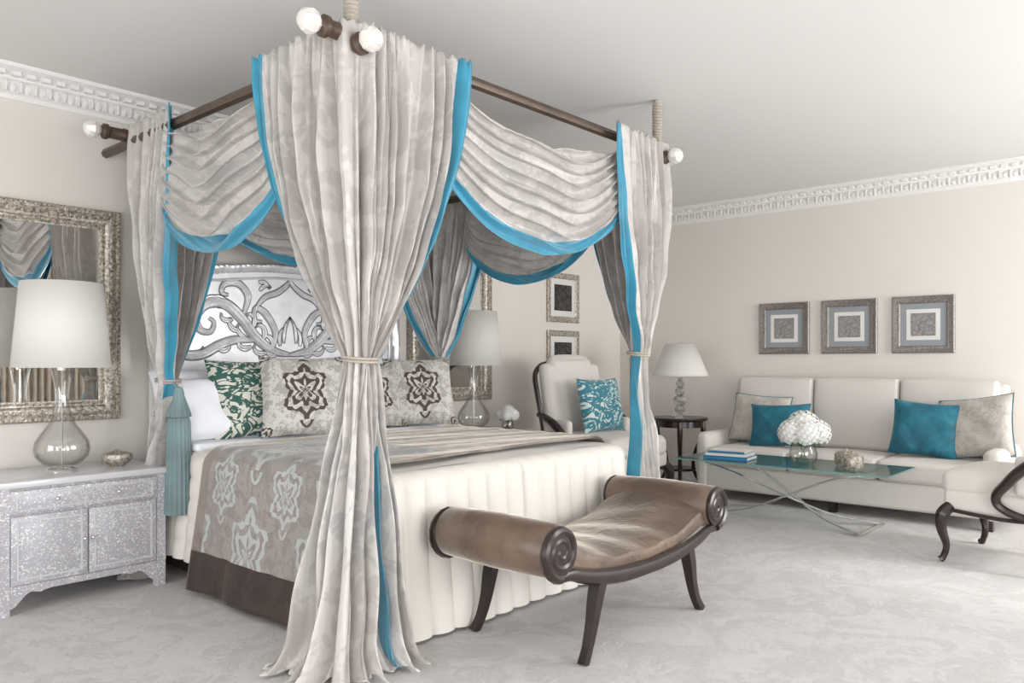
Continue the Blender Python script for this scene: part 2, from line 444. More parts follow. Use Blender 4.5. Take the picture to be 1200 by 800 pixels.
# ------------------------------------------------------------------ canopy
CX0,CX1,CY0,CY1,ZR=1.95,4.30,2.60,4.72,2.565
can=group('bed_canopy',(0,0,0))
b=MB(); bf=MB()
def rail(p0,p1):
    b.sweep([p0,p1],.026,0,24,smooth=False,rib=.08,ribn=8)
def finial(p,d,big=1.0):
    d=Vector(d);p=Vector(p)
    q=Vector((0,0,1)).rotation_difference(d).to_matrix().to_4x4()
    T=Matrix.Translation(p)@q
    b.lathe([(0,-.12),(.036,-.12),(.04,-.10),(.034,-.09),(.034,-.02),(.044,-.01),(.044,.01),(.03,.02),(.022,.03),(0.0,.03)],20,0,T)
    bf.lathe([(0.0,.022),(.028,.028),(.044,.045),(.051,.068),(.044,.091),(.028,.108),(0.0,.114)],9,0,T)
rail((CX0-.14,CY0,ZR),(CX1+.12,CY0,ZR)); rail((CX0-.14,CY1,ZR),(CX1+.12,CY1,ZR))
rail((CX0,CY0-.08,ZR-.045),(CX0,YW-.005,ZR-.045)); rail((CX1,CY0-.08,ZR-.045),(CX1,YW-.005,ZR-.045))
for x,sx in((CX0-.13,-1),(CX1+.09,1)):
    for y in(CY0,CY1): finial((x,y,ZR),(sx,0,0))
for x in(CX0,CX1): finial((x,CY0-.06,ZR-.045),(0,-1,0))
b.make('canopy_rails',[M_BRONZE],can); bf.make('crystal_finials',[M_FIN],can,smooth=False)
b=MB()
for x in(CX0,CX1):
    for y in(CY0,):
        b.sweep([(x,y,ZR-.08),(x,y,ZC-.004)],.024,0,12,smooth=False)
        for k in range(int((ZC-ZR+.03)/.018)):
            z=ZR-.03+k*.018
            b.lathe([(.024,-.009),(.031,-.004),(.033,.0),(.031,.004),(.024,.009)],12,0,c=(x,y,min(z,ZC-.012)))
        for ang in(0.6,2.5):
            pts=[(x+.055*math.cos(a)*math.cos(ang),y+.055*math.cos(a)*math.sin(ang),ZR-.02+.065*math.sin(a)) for a in [i*2*pi/10 for i in range(11)]]
            b.sweep(pts,.011,0,6,sub=2)
b.make('canopy_ropes',M_ROPE,can)

def swag(name,p0,p1,out,te,be,tc,bc,seed=0,nf=8):
    p0=Vector(p0);p1=Vector(p1);o=Vector(out)
    def fn(s,v):
        cat=(4*s*(1-s))**.8
        s2=s+ .008*math.sin(v*9+seed)
        top=te+(tc-te)*cat; bot=be+(bc-be)*cat
        z=ZR-(top+(bot-top)*(v**1.0))
        n=nf*(v+.05*math.sin(s*5+seed)+.03*math.sin(s*13+seed*2))
        amp=.030*(1-.75*max(0,(v-.86)/.14))*(0.25+.75*cat)
        fold=math.sin(2*pi*n)+.35*math.sin(2*pi*n*2.3+s*4)
        z-=.016*math.sin(2*pi*n+1.2)*(1 if v<.86 else 0.2)
        q=p0.lerp(p1,s2)
        bulge=.055*cat*math.sin(pi*min(1,v*1.1))
        q=q+o*(.025+bulge+amp*fold*1.0)
        return Vector((q.x,q.y,z))
    b=MB()
    b.grid(fn,90,120,matf=lambda s,v:1 if v>.875 else 0)
    b.make(name,[M_CURT,M_BLUE],can,solid=.004)
swag('swag_foot',(CX0+.48,CY0,0),(CX1-.44,CY0,0),(0,-1,0),.05,.46,.20,.76,1)
swag('swag_left',(CX0,CY0+.48,0),(CX0,CY1-.50,0),(-1,0,0),.05,.54,.15,.78,2)
swag('swag_right',(CX1,CY0+.45,0),(CX1,CY1-.45,0),(-1,0,0),.05,.46,.22,.76,3)
swag('swag_head',(CX0+.45,CY1,0),(CX1-.4,CY1,0),(0,-1,0),.05,.40,.20,.66,4)

def sst(x): 
    x=max(0,min(1,x)); return x*x*(3-2*x)
def curtain(name,C,a,bb,La,Lb,Mt,zt,B,kb,seed,km=.10,nf=15,tassel=None,off=.06,zb=.012,matc=None,pow_=1.9,tuck=(.5,.5),cut=(1,1)):
    C=Vector((*C,0));a=Vector((*a,0));bv=Vector((*bb,0));Mt=Vector((*Mt,0));B=Vector((*B,0))
    na=-bv; nb=-a
    def rel(s):
        if s<.5: return a*La*(1-2*s)
        return bv*Lb*(2*s-1)
    def nrm(s):
        w=sst((s-.42)/.16)
        return (na*(1-w)+nb*w).normalized()
    c0=(rel(0)+2*rel(.5)+rel(1))/4
    nu,nv1,nv2=340,64,46
    def fn(s,v):
        j=v*(nv1+nv2)
        ph=2*pi*(nf*s+.5*math.sin(2*pi*s*1.7+seed)+.3*math.sin(2*pi*s*4.1+seed*3))
        edge=min(1,min(s,1-s)/.075)
        n=nrm(s); r=rel(s)
        if j<=nv1:
            t=j/nv1; e=t**pow_
            eo=off+.035*(1-edge)
            P=(C+r+n*eo)*(1-e)+(Mt+(r-c0)*km)*e
            A=.012+.030*math.sin(pi*min(1,t*.9))+.010*t
            hd=max(0,1-t/.07)
            z=ZR+.045+(zt-ZR-.045)*t
            fold=math.sin(ph+.9*math.sin(t*3+s*6))+.5*math.sin(2.17*ph+seed+t*2.2)+.2*math.sin(3.7*ph+2*t)
            P=P+n*(A*fold*(.2+.8*edge)+hd*.006*math.sin(ph*4))
            if hd>0: z+=.008*math.sin(ph*2.7)
            P=P+n*(.008*math.sin(18*t+14*s+seed)+.006*math.sin(31*t-23*s))*t
        else:
            t=(j-nv1)/nv2
            k=km+(kb-km)*(t**.85)
            fl=max(0,(t-.88)/.12)
            k+=fl*fl*.10
            ctr=Mt.lerp(B,t)
            tk=1-(tuck[0]*sst((.12-s)/.12)+tuck[1]*sst((s-.88)/.12))*min(1,t*3)
            P=ctr+(r-c0)*k*tk
            inn=(a+bv).normalized()
            P=P+inn*(1-tk)*.10*t*(-.6)
            A=.030+.036*t
            fold=math.sin(ph*.62+1.1*math.sin(t*2+s*5))+.4*math.sin(1.4*ph+seed+t)+.15*math.sin(2.9*ph)
            f0=math.sin(ph+.9*math.sin(3+s*6))+.5*math.sin(2.17*ph+seed+2.2)+.2*math.sin(3.7*ph+2)
            w=min(1,t*3); fold=f0*(1-w)+fold*w
            P=P+n*(A*fold)+n*fl*.05
            P=P+n*(.010*math.sin(15*t+14*s+seed))*(.4+t)
            z=zt+(zb-zt)*min(1,t*1.03)+ (0.012*(1+math.sin(ph*1.3)) if t>.95 else 0)
        return Vector((P.x,P.y,z))
    g=group(name,(0,0,0))
    m=MB(); m.grid(fn,nu,nv1+nv2,matf=lambda s,v:1 if (s<.052 or s>.948) else 0)
    m.make('drape',[matc or M_CURT,M_BLUE],g,solid=.004)
    m=MB()
    for dz in(-.005,.008):
        pts=[(Mt.x+.068*math.cos(q),Mt.y+.068*math.sin(q),zt+dz+.006*math.sin(q)) for q in [i*2*pi/16 for i in range(17)]]
        m.sweep(pts,.006,0,6,sub=2)
    m.make('tie_cord',M_ROPE,g)
    if tassel:
        m=MB(); tx,ty=tassel
        m.sweep([(Mt.x,Mt.y-.06,zt),((Mt.x+tx)/2,(Mt.y-.06+ty)/2,zt-.03),(tx,ty,zt-.06)],.009,0,6)
        m.lathe([(0,.02),(.02,.015),(.026,-.01),(.028,-.03),(.045,-.08),(.062,-.13),(.065,-.15),(.05,-.155),(0.0,-.155)],28,0,c=(tx,ty,zt-.05),rib=.04,ribn=14)
        m.lathe([(.050,-.15),(.060,-.18),(.066,-.35),(.070,-.5),(.074,-.70),(.0,-.70)],60,1,c=(tx,ty,zt-.05),rib=.05,ribn=20)
        m.make('tassel',[M_TASSEL,M_TASSEL],g)
    return g
curtain('bed_curtain',(CX0,CY0),(0,1),(1,0),.60,.60,(CX0+.05,CY0+.0),1.26,(CX0-.03,CY0+.02),.68,1.0,km=.10,nf=17,tuck=(.9,.55))
curtain('bed_curtain',(CX1,CY0),(-1,0),(0,1),.58,.62,(CX1-.14,CY0+.05),1.30,(CX1-.08,CY0+.05),.36,2.3,km=.12,nf=14,tuck=(.2,.5))
curtain('bed_curtain',(CX0+.05,CY1-.02),(1,0),(0,-1),.62,.60,(CX0+.14,CY1-.20),1.14,(CX0+.09,CY1-.06),.22,3.1,km=.13,nf=15,tassel=(2.09,4.385),tuck=(.95,.95))
curtain('bed_curtain',(CX1,CY1),(0,-1),(-1,0),.62,.50,(CX1-.08,CY1-.22),1.28,(CX1-.02,CY1-.15),.30,4.4,km=.14,nf=13)

# ------------------------------------------------------------------ bed
BX0,BX1,BY0,BY1,BZ=2.14,4.10,2.68,4.86,.75
bc=(BX0+BX1)/2
bed=group('bed',(0,0,0))
b=MB(); b.rbox((bc,(BY0+BY1)/2+.02,.52),(BX1-BX0-.06,BY1-BY0-.06,.44),.06,0,0); b.rbox((bc,(BY0+BY1)/2+.02,.18),(BX1-BX0-.10,BY1-BY0-.1,.34),.02,0,1)
b.make('mattress',[M_WHITE,M_VELVET_D],bed)
b=MB()
R=.09
def path(u,off):
    L1=BY1-BY0-R; W=BX1-BX0-2*R; q=pi*R/2; tot=2*L1+W+2*q; d=u*tot
    if d<L1: p=Vector((BX0,BY1-d,0)); n=Vector((-1,0,0))
    elif d<L1+q:
        th=pi+(d-L1)/R; n=Vector((math.cos(th),math.sin(th),0)); p=Vector((BX0+R,BY0+R,0))+n*R
    elif d<L1+q+W: p=Vector((BX0+R+d-L1-q,BY0,0)); n=Vector((0,-1,0))
    elif d<L1+2*q+W:
        th=1.5*pi+(d-L1-q-W)/R; n=Vector((math.cos(th),math.sin(th),0)); p=Vector((BX1-R,BY0+R,0))+n*R
    else: p=Vector((BX1,BY0+R+d-L1-2*q-W,0)); n=Vector((1,0,0))
    return p+n*off,n,d
L1=BY1-BY0-R; TOT=2*L1+(BX1-BX0-2*R)+pi*R
def fnc(u,v):
    p,n,d=path(u,0)
    w=max(0,min(1,(d-(L1-.35))/.35)); w2=max(0,min(1,(TOT-L1+.0-d)/.3)); w=min(w,w2); w=w*w*(3-2*w)
    hem=.14*(1-w)+.015*w
    if v<.12:
        t=v/.12; a=t*pi/2; r=.07
        off=-r+r*math.sin(a); z=BZ-r+r*math.cos(a); k=t
    else:
        t=(v-.12)/.88; z=(BZ-.07)+(hem-(BZ-.07))*t; off=.055*t**1.2; k=1
    ch=abs(math.sin(pi*d/.135))
    off+=k*(.036*(ch**.4)-.016)+ .012*math.sin(d*7+1)*max(0,v-.3)
    if d<L1: off+=.010*k*abs(math.sin(pi*z/.12))**.5
    return Vector((p.x+n.x*off,p.y+n.y*off,z))
b.grid(fnc,760,48)
def fnt(a,v):
    x=BX0+.07+(BX1-BX0-.14)*a; y=BY0+.07+(BY1-BY0-.2)*v
    return Vector((x,y,BZ+.012*math.sin(a*pi)**.5*math.sin(v*pi)**.5+.004*math.sin(40*v+2*math.sin(a*9))*math.sin(pi*a)))
b.grid(fnt,60,60)
b.make('coverlet',M_CREAM2,bed)
b=MB(); b.rbox((bc,4.40,BZ+.012),(BX1-BX0-.02,.22,.05),.024,0,0); b.make('sheet_fold',M_WHITE,bed)
TY0,TY1=2.86,4.12
path2=[]
zl=.03
nL=34
H=BZ-zl
for i in range(nL+1):
    t=i/nL; z=zl+(BZ-.08-zl)*t; off=.065*(1-t)+.040; path2.append((BX0-off,z))
for i in range(1,7):
    a=pi-(i/6)*pi/2; path2.append((BX0+.07+.110*math.cos(a),BZ-.08+.11*math.sin(a)))
for i in range(1,60): path2.append((BX0+.07+(BX1-BX0-.14)*i/60,BZ+.03))
for i in range(0,7):
    a=pi/2-(i/6)*pi/2; path2.append((BX1-.07+.110*math.cos(a),BZ-.08+.11*math.sin(a)))
for i in range(1,20): path2.append((BX1+.040+.03*i/20,BZ-.08-.45*i/20))
cum=[0]
for i in range(1,len(path2)): cum.append(cum[-1]+math.dist(path2[i],path2[i-1]))
NP=len(path2)-1
def fth(a,v):
    i=round(a*NP); x,z=path2[i]; y=TY0+(TY1-TY0)*v
    w=.006*math.sin(9*y+3*z)+.005*math.sin(23*y+5*x)
    if i<=nL: x-=abs(w)+ .012*(1-i/nL)*(1+math.sin(y*11))
    elif x<BX1-.05: z+=abs(w)*.9
    y+=.03*math.sin(x*2.2)*(1-v)
    return Vector((x,y,z))
def mth(a,v):
    d=cum[min(NP,round(a*NP))]
    if d<.19: return 2
    if v<.10 or v>.93: return 1
    if d<H+.75: return 0
    return 1
b=MB(); b.grid(fth,NP,70,uvf=lambda a,v:(cum[round(a*NP)],TY0+(TY1-TY0)*v),matf=mth)
b.make('velvet_throw',[M_THROW,M_VELVET_L,M_VELVET_D],bed,solid=.012)

# headboard
b=MB()
HW=.96; hc=3.16
def htop(x):
    ax=abs(x); t=sst((HW-.02-ax)/.30)
    return 1.60+.28*t+.05*math.cos(min(1,ax/.6)*pi/2)
xs=[-HW+2*HW*i/60 for i in range(61)]
poly=[(hc-HW,.1),(hc+HW,.1)]+[(hc+x,htop(x)) for x in reversed(xs)]
b.extr(poly,4.93,5.02,0)
b.extr([(hc-HW,.1),(hc+HW,.1),(hc+HW,1.14),(hc-HW,1.14)],4.90,4.94,1)
pts=[(hc-HW,4.91,.9)]+[(hc+x,4.91,htop(x)-.02) for x in xs[::2]]+[(hc+HW,4.91,.9)]
b.sweep(pts,.028,2,10,sub=3,rib=.22,ribn=3,twist=.35)
pts=[(hc-HW+.06,4.925,1.18)]+[(hc+x*.94,4.925,htop(x)-.09) for x in xs[::2]]+[(hc+HW-.06,4.925,1.18)]
b.sweep(pts,.010,2,8,sub=2)
def ribbon(pts,wd,m=1,dp=.03,grooves=3):
    P=crom([(hc+m*x,0,z) for x,z in pts],5); N=len(P)
    def W(t):
        u=t*(len(wd)-1); k=min(int(u),len(wd)-2); return wd[k]+(wd[k+1]-wd[k])*(u-k)
    def fr(i):
        tg=(P[min(i+1,N-1)]-P[max(i-1,0)]).normalized(); return Vector((-tg.z,0,tg.x))
    def fn(a,c):
        i=round(a*(N-1)); w=W(a); n=fr(i); q=2*c-1
        p=P[i]+n*q*w
        h=dp*min(1,w/.03)*(1-q*q)**.5+ .35*dp*min(1,w/.03)*math.cos(q*pi*grooves)*(1-q*q)
        return Vector((p.x,4.932-max(0,h),p.z))
    b.grid(fn,N-1,12,2)
    def fn2(a,c):  # flat grey strip, painted shade along the ribbon edges
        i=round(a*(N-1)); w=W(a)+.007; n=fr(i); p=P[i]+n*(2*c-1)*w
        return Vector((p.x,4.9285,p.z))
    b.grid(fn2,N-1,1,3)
def curlpts(x,z,a,L,bend,curl,n=14):
    pts=[];cx,cz=x,z;aa=a
    for i in range(n):
        t=i/(n-1); pts.append((cx,cz))
        aa+=bend/n*(1+curl*t*t); cx+=L/n*math.cos(aa); cz+=L/n*math.sin(aa)
    return pts
for m in(1,-1):
    ribbon([(.00,1.30),(.14,1.33),(.27,1.42),(.38,1.55),(.50,1.64),(.63,1.63),(.70,1.54),(.67,1.46),(.60,1.45),(.575,1.51),(.61,1.54)],[.010,.028,.034,.036,.034,.030,.026,.020,.015,.011,.006],m,.032)
    ribbon([(.27,1.40),(.42,1.40),(.54,1.36),(.66,1.30),(.78,1.30),(.86,1.38),(.84,1.47),(.77,1.48),(.75,1.42),(.79,1.40)],[.010,.026,.030,.030,.028,.026,.020,.015,.011,.006],m,.028)
    ribbon([(.36,1.58),(.33,1.70),(.40,1.78),(.50,1.77),(.52,1.71),(.47,1.70)],[.010,.022,.022,.018,.013,.006],m,.025)
    ribbon([(.14,1.34),(.12,1.46),(.19,1.58),(.27,1.62),(.28,1.54),(.22,1.53)],[.010,.020,.024,.018,.012,.005],m,.025)
    ribbon([(.27,1.62),(.20,1.70),(.10,1.74),(.02,1.80),(.0,1.84)],[.008,.018,.020,.015,.005],m,.022)
    for (x,z,a,L,bd,cu,w) in [(.14,1.34,1.9,.16,-1.6,3,.016),(.22,1.40,2.3,.18,-1.9,3,.017),(.30,1.48,2.4,.17,-2.0,3,.016),
        (.40,1.58,1.1,.20,-1.2,4,.017),(.47,1.64,.8,.20,-1.2,4,.017),(.52,1.66,.5,.20,-1.3,4,.017),(.62,1.64,.3,.22,-1.4,4,.017),(.66,1.60,.1,.20,-1.3,4,.015),(.68,1.56,.0,.17,-1.3,4,.014),
        (.44,1.54,-.6,.13,1.5,3,.014),(.38,1.46,-.1,.16,1.4,3,.015),(.34,1.42,.1,.14,1.3,3,.013),(.30,1.36,-.7,.17,1.7,4,.016),(.18,1.32,-.5,.16,1.3,4,.015),(.10,1.31,-.6,.13,1.3,4,.014),
        (.46,1.36,-1.1,.14,1.8,4,.015),(.58,1.33,-1.0,.13,1.8,4,.014),(.72,1.30,-.8,.13,2.0,4,.014),(.08,1.36,1.3,.18,.9,3,.013),(.05,1.38,1.5,.22,.5,3,.012),(.82,1.36,.2,.12,1.6,3,.013),(.25,1.80,2.8,.12,1.2,3,.012),(.24,1.74,2.0,.12,1.2,3,.012)]:
        ribbon(curlpts(x,z,a,L,bd,cu),[.005,w*.8,w,w*.9,w*.7,w*.4,.003],m,.022,2)
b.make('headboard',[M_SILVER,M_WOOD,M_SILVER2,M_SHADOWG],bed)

# ------------------------------------------------------------------ pillows
def pillow(name,loc,w,h,th,tilt,rz,mat,trim=None,roll=0.0):
    m=MB()
    def side(sg):
        def fn(a,c):
            x=2*a-1;z=2*c-1
            f=((1-x**4)*(1-z**4))
            f=max(0,f)**.55
            pin=1-.07*(1-abs(x)**2)*abs(z)**3*1.0
            pin2=1-.07*(1-abs(z)**2)*abs(x)**3
            wr=.008*math.sin(7*x+5*z+w*30)*f+.006*math.sin(13*x*z+4*z)*f
            return Vector((x*w/2*pin2,sg*(th/2*f+wr*.5),z*h/2*pin+h/2))
        return fn
    m.grid(side(-1),26,26,0)
    m.grid(side(1),26,26,0)
    mats=[mat]
    if trim:
        mats.append(trim)
        pts=[]
        N=10
        def ep(x,z): return (x*w/2*(1-.07*(1-abs(z)**2)*abs(x)**3),0,z*h/2*(1-.07*(1-abs(x)**2)*abs(z)**3)+h/2)
        for i in range(N): pts.append(ep(-1+2*i/N,-1))
        for i in range(N): pts.append(ep(1,-1+2*i/N))
        for i in range(N): pts.append(ep(1-2*i/N,1))
        for i in range(N+1): pts.append(ep(-1,1-2*i/N))
        m.sweep(pts,.005,1,6,smooth=False)
    o=m.make(name,mats)
    o.matrix_world=Matrix.Translation(loc)@Matrix.Rotation(rz,4,'Z')@Matrix.Rotation(-tilt,4,'X')@Matrix.Rotation(roll,4,'Y')
    return o
PZ=BZ+.03
pillow('bed_pillow',(2.40,4.64,PZ),.60,.46,.20,.40,0,M_WHITE)
pillow('bed_pillow',(2.36,4.44,PZ),.54,.42,.18,.5,-.05,M_WHITE)
pillow('bed_pillow',(3.85,4.64,PZ),.60,.46,.20,.40,0,M_WHITE)
pillow('bed_pillow',(3.12,4.70,PZ),.60,.46,.2,.3,0,M_WHITE)
pillow('throw_pillow',(2.60,4.40,PZ),.54,.52,.15,.36,-.12,M_PGRN)
pillow('throw_pillow',(3.62,4.46,PZ),.50,.50,.16,.38,.1,M_PGRN)
pillow('throw_pillow',(2.78,4.16,PZ+.01),.53,.54,.17,.40,-.45,M_PMED)
pillow('throw_pillow',(3.82,4.24,PZ+.01),.52,.53,.17,.40,-.45,M_PMED)
pillow('throw_pillow',(3.48,4.34,PZ+.01),.48,.48,.16,.42,-.2,M_PMED)

# ------------------------------------------------------------------ bench
bn=group('scroll_bench',(3.12,2.25,0))
b=MB()
SX,SZ,SR=.655,.495,.108
Wb=.31
def zs(x): return .385+.125*(min(1,abs(x)/SX))**2.4
N=48
def fb(a,c):
    x=-SX+2*SX*a; z=zs(x)
    th=c*2*pi; y=(Wb-.015)*max(-1,min(1,1.18*math.cos(th))); zz=math.sin(th)
    e=(1-abs(y/Wb)**3)
    up=.060+.05*(abs(x)/SX)**3
    return Vector((x,y,z-.035+ (up if zz>0 else .04)*zz+ (.024*e if zz>0 else 0)+ (.004*math.sin(x*23+y*9) if zz>0 else 0)))
b.grid(fb,N,32,0)
for sg in(-1,1):
    prof=[(0.0,-Wb-.0),(SR*.9,-Wb+.0),(SR,-Wb+.02),(SR*1.05,-Wb*.4),(SR*1.08,0),(SR*1.05,Wb*.4),(SR,Wb-.02),(SR*.9,Wb),(0.0,Wb)]
    T=Matrix.Translation((sg*SX,0,SZ))@Matrix.Rotation(-pi/2,4,'X')
    b.lathe(prof,36,0,T)
    for sy in(-1,1):
        y=sy*(Wb+.008)
        pts=[]
        for i in range(44):
            t=i/43; r=SR*(.98-.86*t); a=(-pi/2)+ (1 if sg<0 else -1)*(-1)*t*2.3*2*pi
            pts.append((sg*SX+r*math.cos(a),y,SZ+r*math.sin(a)))
        b.sweep(pts,[.022,.018,.014,.014],1,8,sub=1,up=(0,1,0))
        b.lathe([(0,-.01),(SR*.9,-.01),(SR*.9,.004),(0,.004)],28,2,Matrix.Translation((sg*SX,y,SZ))@Matrix.Rotation(-pi/2,4,'X'))
for sy in(-1,1):
    y=sy*(Wb+.004)
    pts=[(x,y,zs(x)-.075+(-.02)*(abs(x)/SX)**3) for x in [-.58,-.5,-.38,-.25,-.12,0,.12,.25,.38,.5,.58]]
    pts=[(-SX-.01,y,SZ-SR)]+pts+[(SX+.01,y,SZ-SR)]
    b.sweep(pts,[.020,.028,.034,.036,.034,.036,.034,.028,.020],1,8,sub=4,up=(0,1,0),flat=.7)
    for sg in(-1,1):
        b.sweep([(sg*.37,y*.97,.34),(sg*.40,y*.97,.25),(sg*.425,y*.97,.15),(sg*.46,y*.98,.06),(sg*.50,y*1.0,.0)],[.040,.036,.029,.025,.026],1,4,sub=5,up=(1,1,0))
b.make('bench_body',[M_VELVET,M_WOOD,M_WOOD],bn)

# ------------------------------------------------------------------ nightstand
def nightstand(loc):
    g=group('nightstand',loc)
    w,d,h=.82,.56,.66
    b=MB()
    b.rbox((0,0,h-.0175),(w+.04,d+.03,.035),.008,0,1,mid=1,rs=2)
    b.box((0,0,.375),(w-.02,d-.02,.53),0)
    yf=-d/2+.01
    for sx in(-1,1):
        for sy in(-1,1):
            b.box((sx*(w/2-.025),sy*(d/2-.025),.315),(.05,.05,.63),0)
    b.rbox((0,yf-.008,.555),(w-.10,.02,.115),.006,0,0,mid=1,rs=1)
    for sx in(-1,1):
        b.rbox((sx*(w-.10)/4,yf-.008,.315),((w-.115)/2,.02,.34),.006,0,0,mid=1,rs=1)
        # raised panel border on each door
        T=Matrix.Translation((sx*(w-.10)/4,yf-.018,.315))
        b.ring((w-.115)/2-.05,.29,[(0,0),(0,.004),(.008,.004),(.008,0)],1,T)
    b.ring(w-.15,.085,[(0,0),(0,.004),(.006,.004),(.006,0)],1,Matrix.Translation((0,yf-.018,.555)))
    def apron(L):
        pts=[(-L/2,.14)]
        n=36
        for i in range(n+1):
            x=-L/2+L*i/n; u=abs(x)/(L/2)
            z=.105-.075*sst((u-.72)/.28)-.012*math.exp(-((u-.62)/.07)**2)
            pts.append((x,z))
        pts.append((L/2,.14)); return pts
    b.extr(apron(w-.1),-d/2+.005,-d/2+.03,0)
    T=Matrix.Rotation(pi/2,4,'Z')
    b.extr(apron(d-.1),-w/2+.005,-w/2+.03,0,T); b.extr(apron(d-.1),w/2-.03,w/2-.005,0,T)
    b.make('cabinet',[M_PEARL,M_PEARLT],g)
    b=MB()
    for x in(-.02,.02): b.ball((x,yf-.03,.33),.011,0,8)
    for x in(-.15,.15): b.ball((x,yf-.03,.555),.011,0,8)
    b.make('knobs',M_CHROME,g)
nightstand((1.615,4.69,0)); nightstand((4.86,4.74,0))
def glass_lamp(loc):
    g=group('table_lamp',loc)
    b=MB(); b.lathe([(0,0),(.075,0),(.078,.012),(.05,.022),(0,.024)],32,0)
    b.lathe([(.02,.545),(.022,.57),(.014,.58),(.008,.62),(.008,.78),(0,.78)],16,0)
    b.lathe([(.004,.03),(.004,.55)],8,0)
    b.make('lamp_hardware',M_CHROME,g)
    b=MB(); b.lathe([(.05,.024),(.09,.035),(.128,.075),(.138,.115),(.130,.16),(.100,.205),(.068,.25),(.046,.30),(.034,.35),(.033,.42),(.040,.48),(.052,.54),(.058,.57)],40,0)
    b.lathe([(.046,.03),(.085,.041),(.122,.079),(.132,.115),(.124,.158),(.094,.202),(.062,.247),(.041,.30),(.029,.35),(.028,.42),(.035,.48),(.047,.54)],40,0)
    b.make('glass_base',M_GLASS,g)
    b=MB(); b.lathe([(.24,.56),(.20,1.02)],48,0)
    b.make('shade',M_SHADE,g,solid=.004)
    b=MB()
    for q in range(3):
        a=q*2*pi/3; b.sweep([(0,0,.78),(.20*math.cos(a),.20*math.sin(a),1.0)],.003,0,5,smooth=False)
    b.make('shade_ring',M_CHROME,g)
glass_lamp((1.585,4.69,.66)); glass_lamp((4.80,4.70,.66))
b=MB(); b.lathe([(0,0),(.04,0),(.045,.008),(.075,.03),(.082,.05),(.075,.068),(.05,.078),(.02,.085),(.012,.092),(0,.095)],24,0,rib=.03,ribn=12)
b.make('trinket_bowl',M_ANTIQ,loc=(1.86,4.66,.66))

def flowers(name,loc,R,vr,vh):
    g=group(name,loc)
    b=MB()
    b.lathe([(0,0.002),(vr*.7,0.002),(vr,vh*.25),(vr*1.05,vh*.6),(vr*.85,vh),(vr*.83,vh),(vr*1.02,vh*.6),(vr*.96,vh*.25),(vr*.66,.01),(0,.01)],28,0)
    b.make('vase',M_GLASS,g)
    b=MB()
    for i in range(10):
        a=i*2.4; b.sweep([(.5*vr*math.cos(a),.5*vr*math.sin(a),.012),(-.3*vr*math.cos(a),-.3*vr*math.sin(a),vh),(R*.4*math.cos(a+2),R*.4*math.sin(a+2),vh+R*.4)],.003,0,5,sub=3)
    for i in range(6):
        a=i*1.05
        b.grid(lambda u,v:Vector((math.cos(a)*(R*.4+R*.6*v)+(-math.sin(a))*(u-.5)*R*.5*math.sin(pi*min(.98,v+.05)),math.sin(a)*(R*.4+R*.6*v)+math.cos(a)*(u-.5)*R*.5*math.sin(pi*min(.98,v+.05)),vh+R*.15-.1*R*v*v)),3,5)
    b.make('stems',M_LEAF,g)
    b=MB()
    heads=[(0,0,.75,.62)]+[(.52*math.cos(i*1.2566),.52*math.sin(i*1.2566),.5,.52) for i in range(5)]
    for hx,hy,hz,hr in heads:
        C=Vector((hx*R,hy*R,vh+hz*R)); r=hr*R
        b.ball(C,r*.9,0,12)
        n=110
        for i in range(n):
            z=1-2*(i+.5)/n; ph=i*2.39996; q=math.sqrt(1-z*z)
            nn=Vector((q*math.cos(ph),q*math.sin(ph),z)); 
            if nn.z<-.7: continue
            c=C+nn*r*(1+.04*random.random())
            t1=nn.orthogonal().normalized(); t2=nn.cross(t1); rot=random.random()*1.5
            s=r*.17
            for k in range(4):
                a=rot+k*pi/2; d=t1*math.cos(a)+t2*math.sin(a); e=t1*-math.sin(a)+t2*math.cos(a)
                b.add([c,c+d*s*.6+e*s*.5+nn*s*.3,c+d*s*1.15+nn*s*.2,c+d*s*.6-e*s*.5+nn*s*.3],[(0,1,2,3)],0)
    b.make('blooms',M_FLOWER,g)
flowers('flower_vase',(5.10,4.58,.66),.10,.05,.08)

# ------------------------------------------------------------------ mirrors & pictures
def mirror(name,x,z,w,h):
    g=group(name,(x,YW-.002,z))
    b=MB()
    b.ring(w,h,[(0,0),(0,.03),(.012,.045),(.03,.04),(.05,.05),(.075,.045),(.09,.03),(.10,.03),(.105,.022),(.12,.018),(.12,.0)],0)
    def beads(ins,r,dp,pitch):
        a=w/2-ins;c=h/2-ins
        n=int(2*a/pitch)
        for i in range(n+1):
            for sz in(-1,1): b.ball((-a+2*a*i/n,-dp,sz*c),r,0,6)
        n=int(2*c/pitch)
        for i in range(n+1):
            for sx in(-1,1): b.ball((sx*a,-dp,-c+2*c*i/n),r,0,6)
    beads(.016,.011,.045,.024); beads(.105,.007,.028,.015); beads(.055,.015,.044,.04)
    b.make('frame',M_ANTIQ,g)
    b=MB(); b.add([(-w/2+.11,-.014,-h/2+.11),(w/2-.11,-.014,-h/2+.11),(w/2-.11,-.014,h/2-.11),(-w/2+.11,-.014,h/2-.11)],[(0,1,2,3)]); b.make('mirror_glass',M_MIRROR,g,smooth=False)
mirror('wall_mirror',1.525,1.535,1.0,1.265); mirror('wall_mirror',4.86,1.535,1.0,1.265)
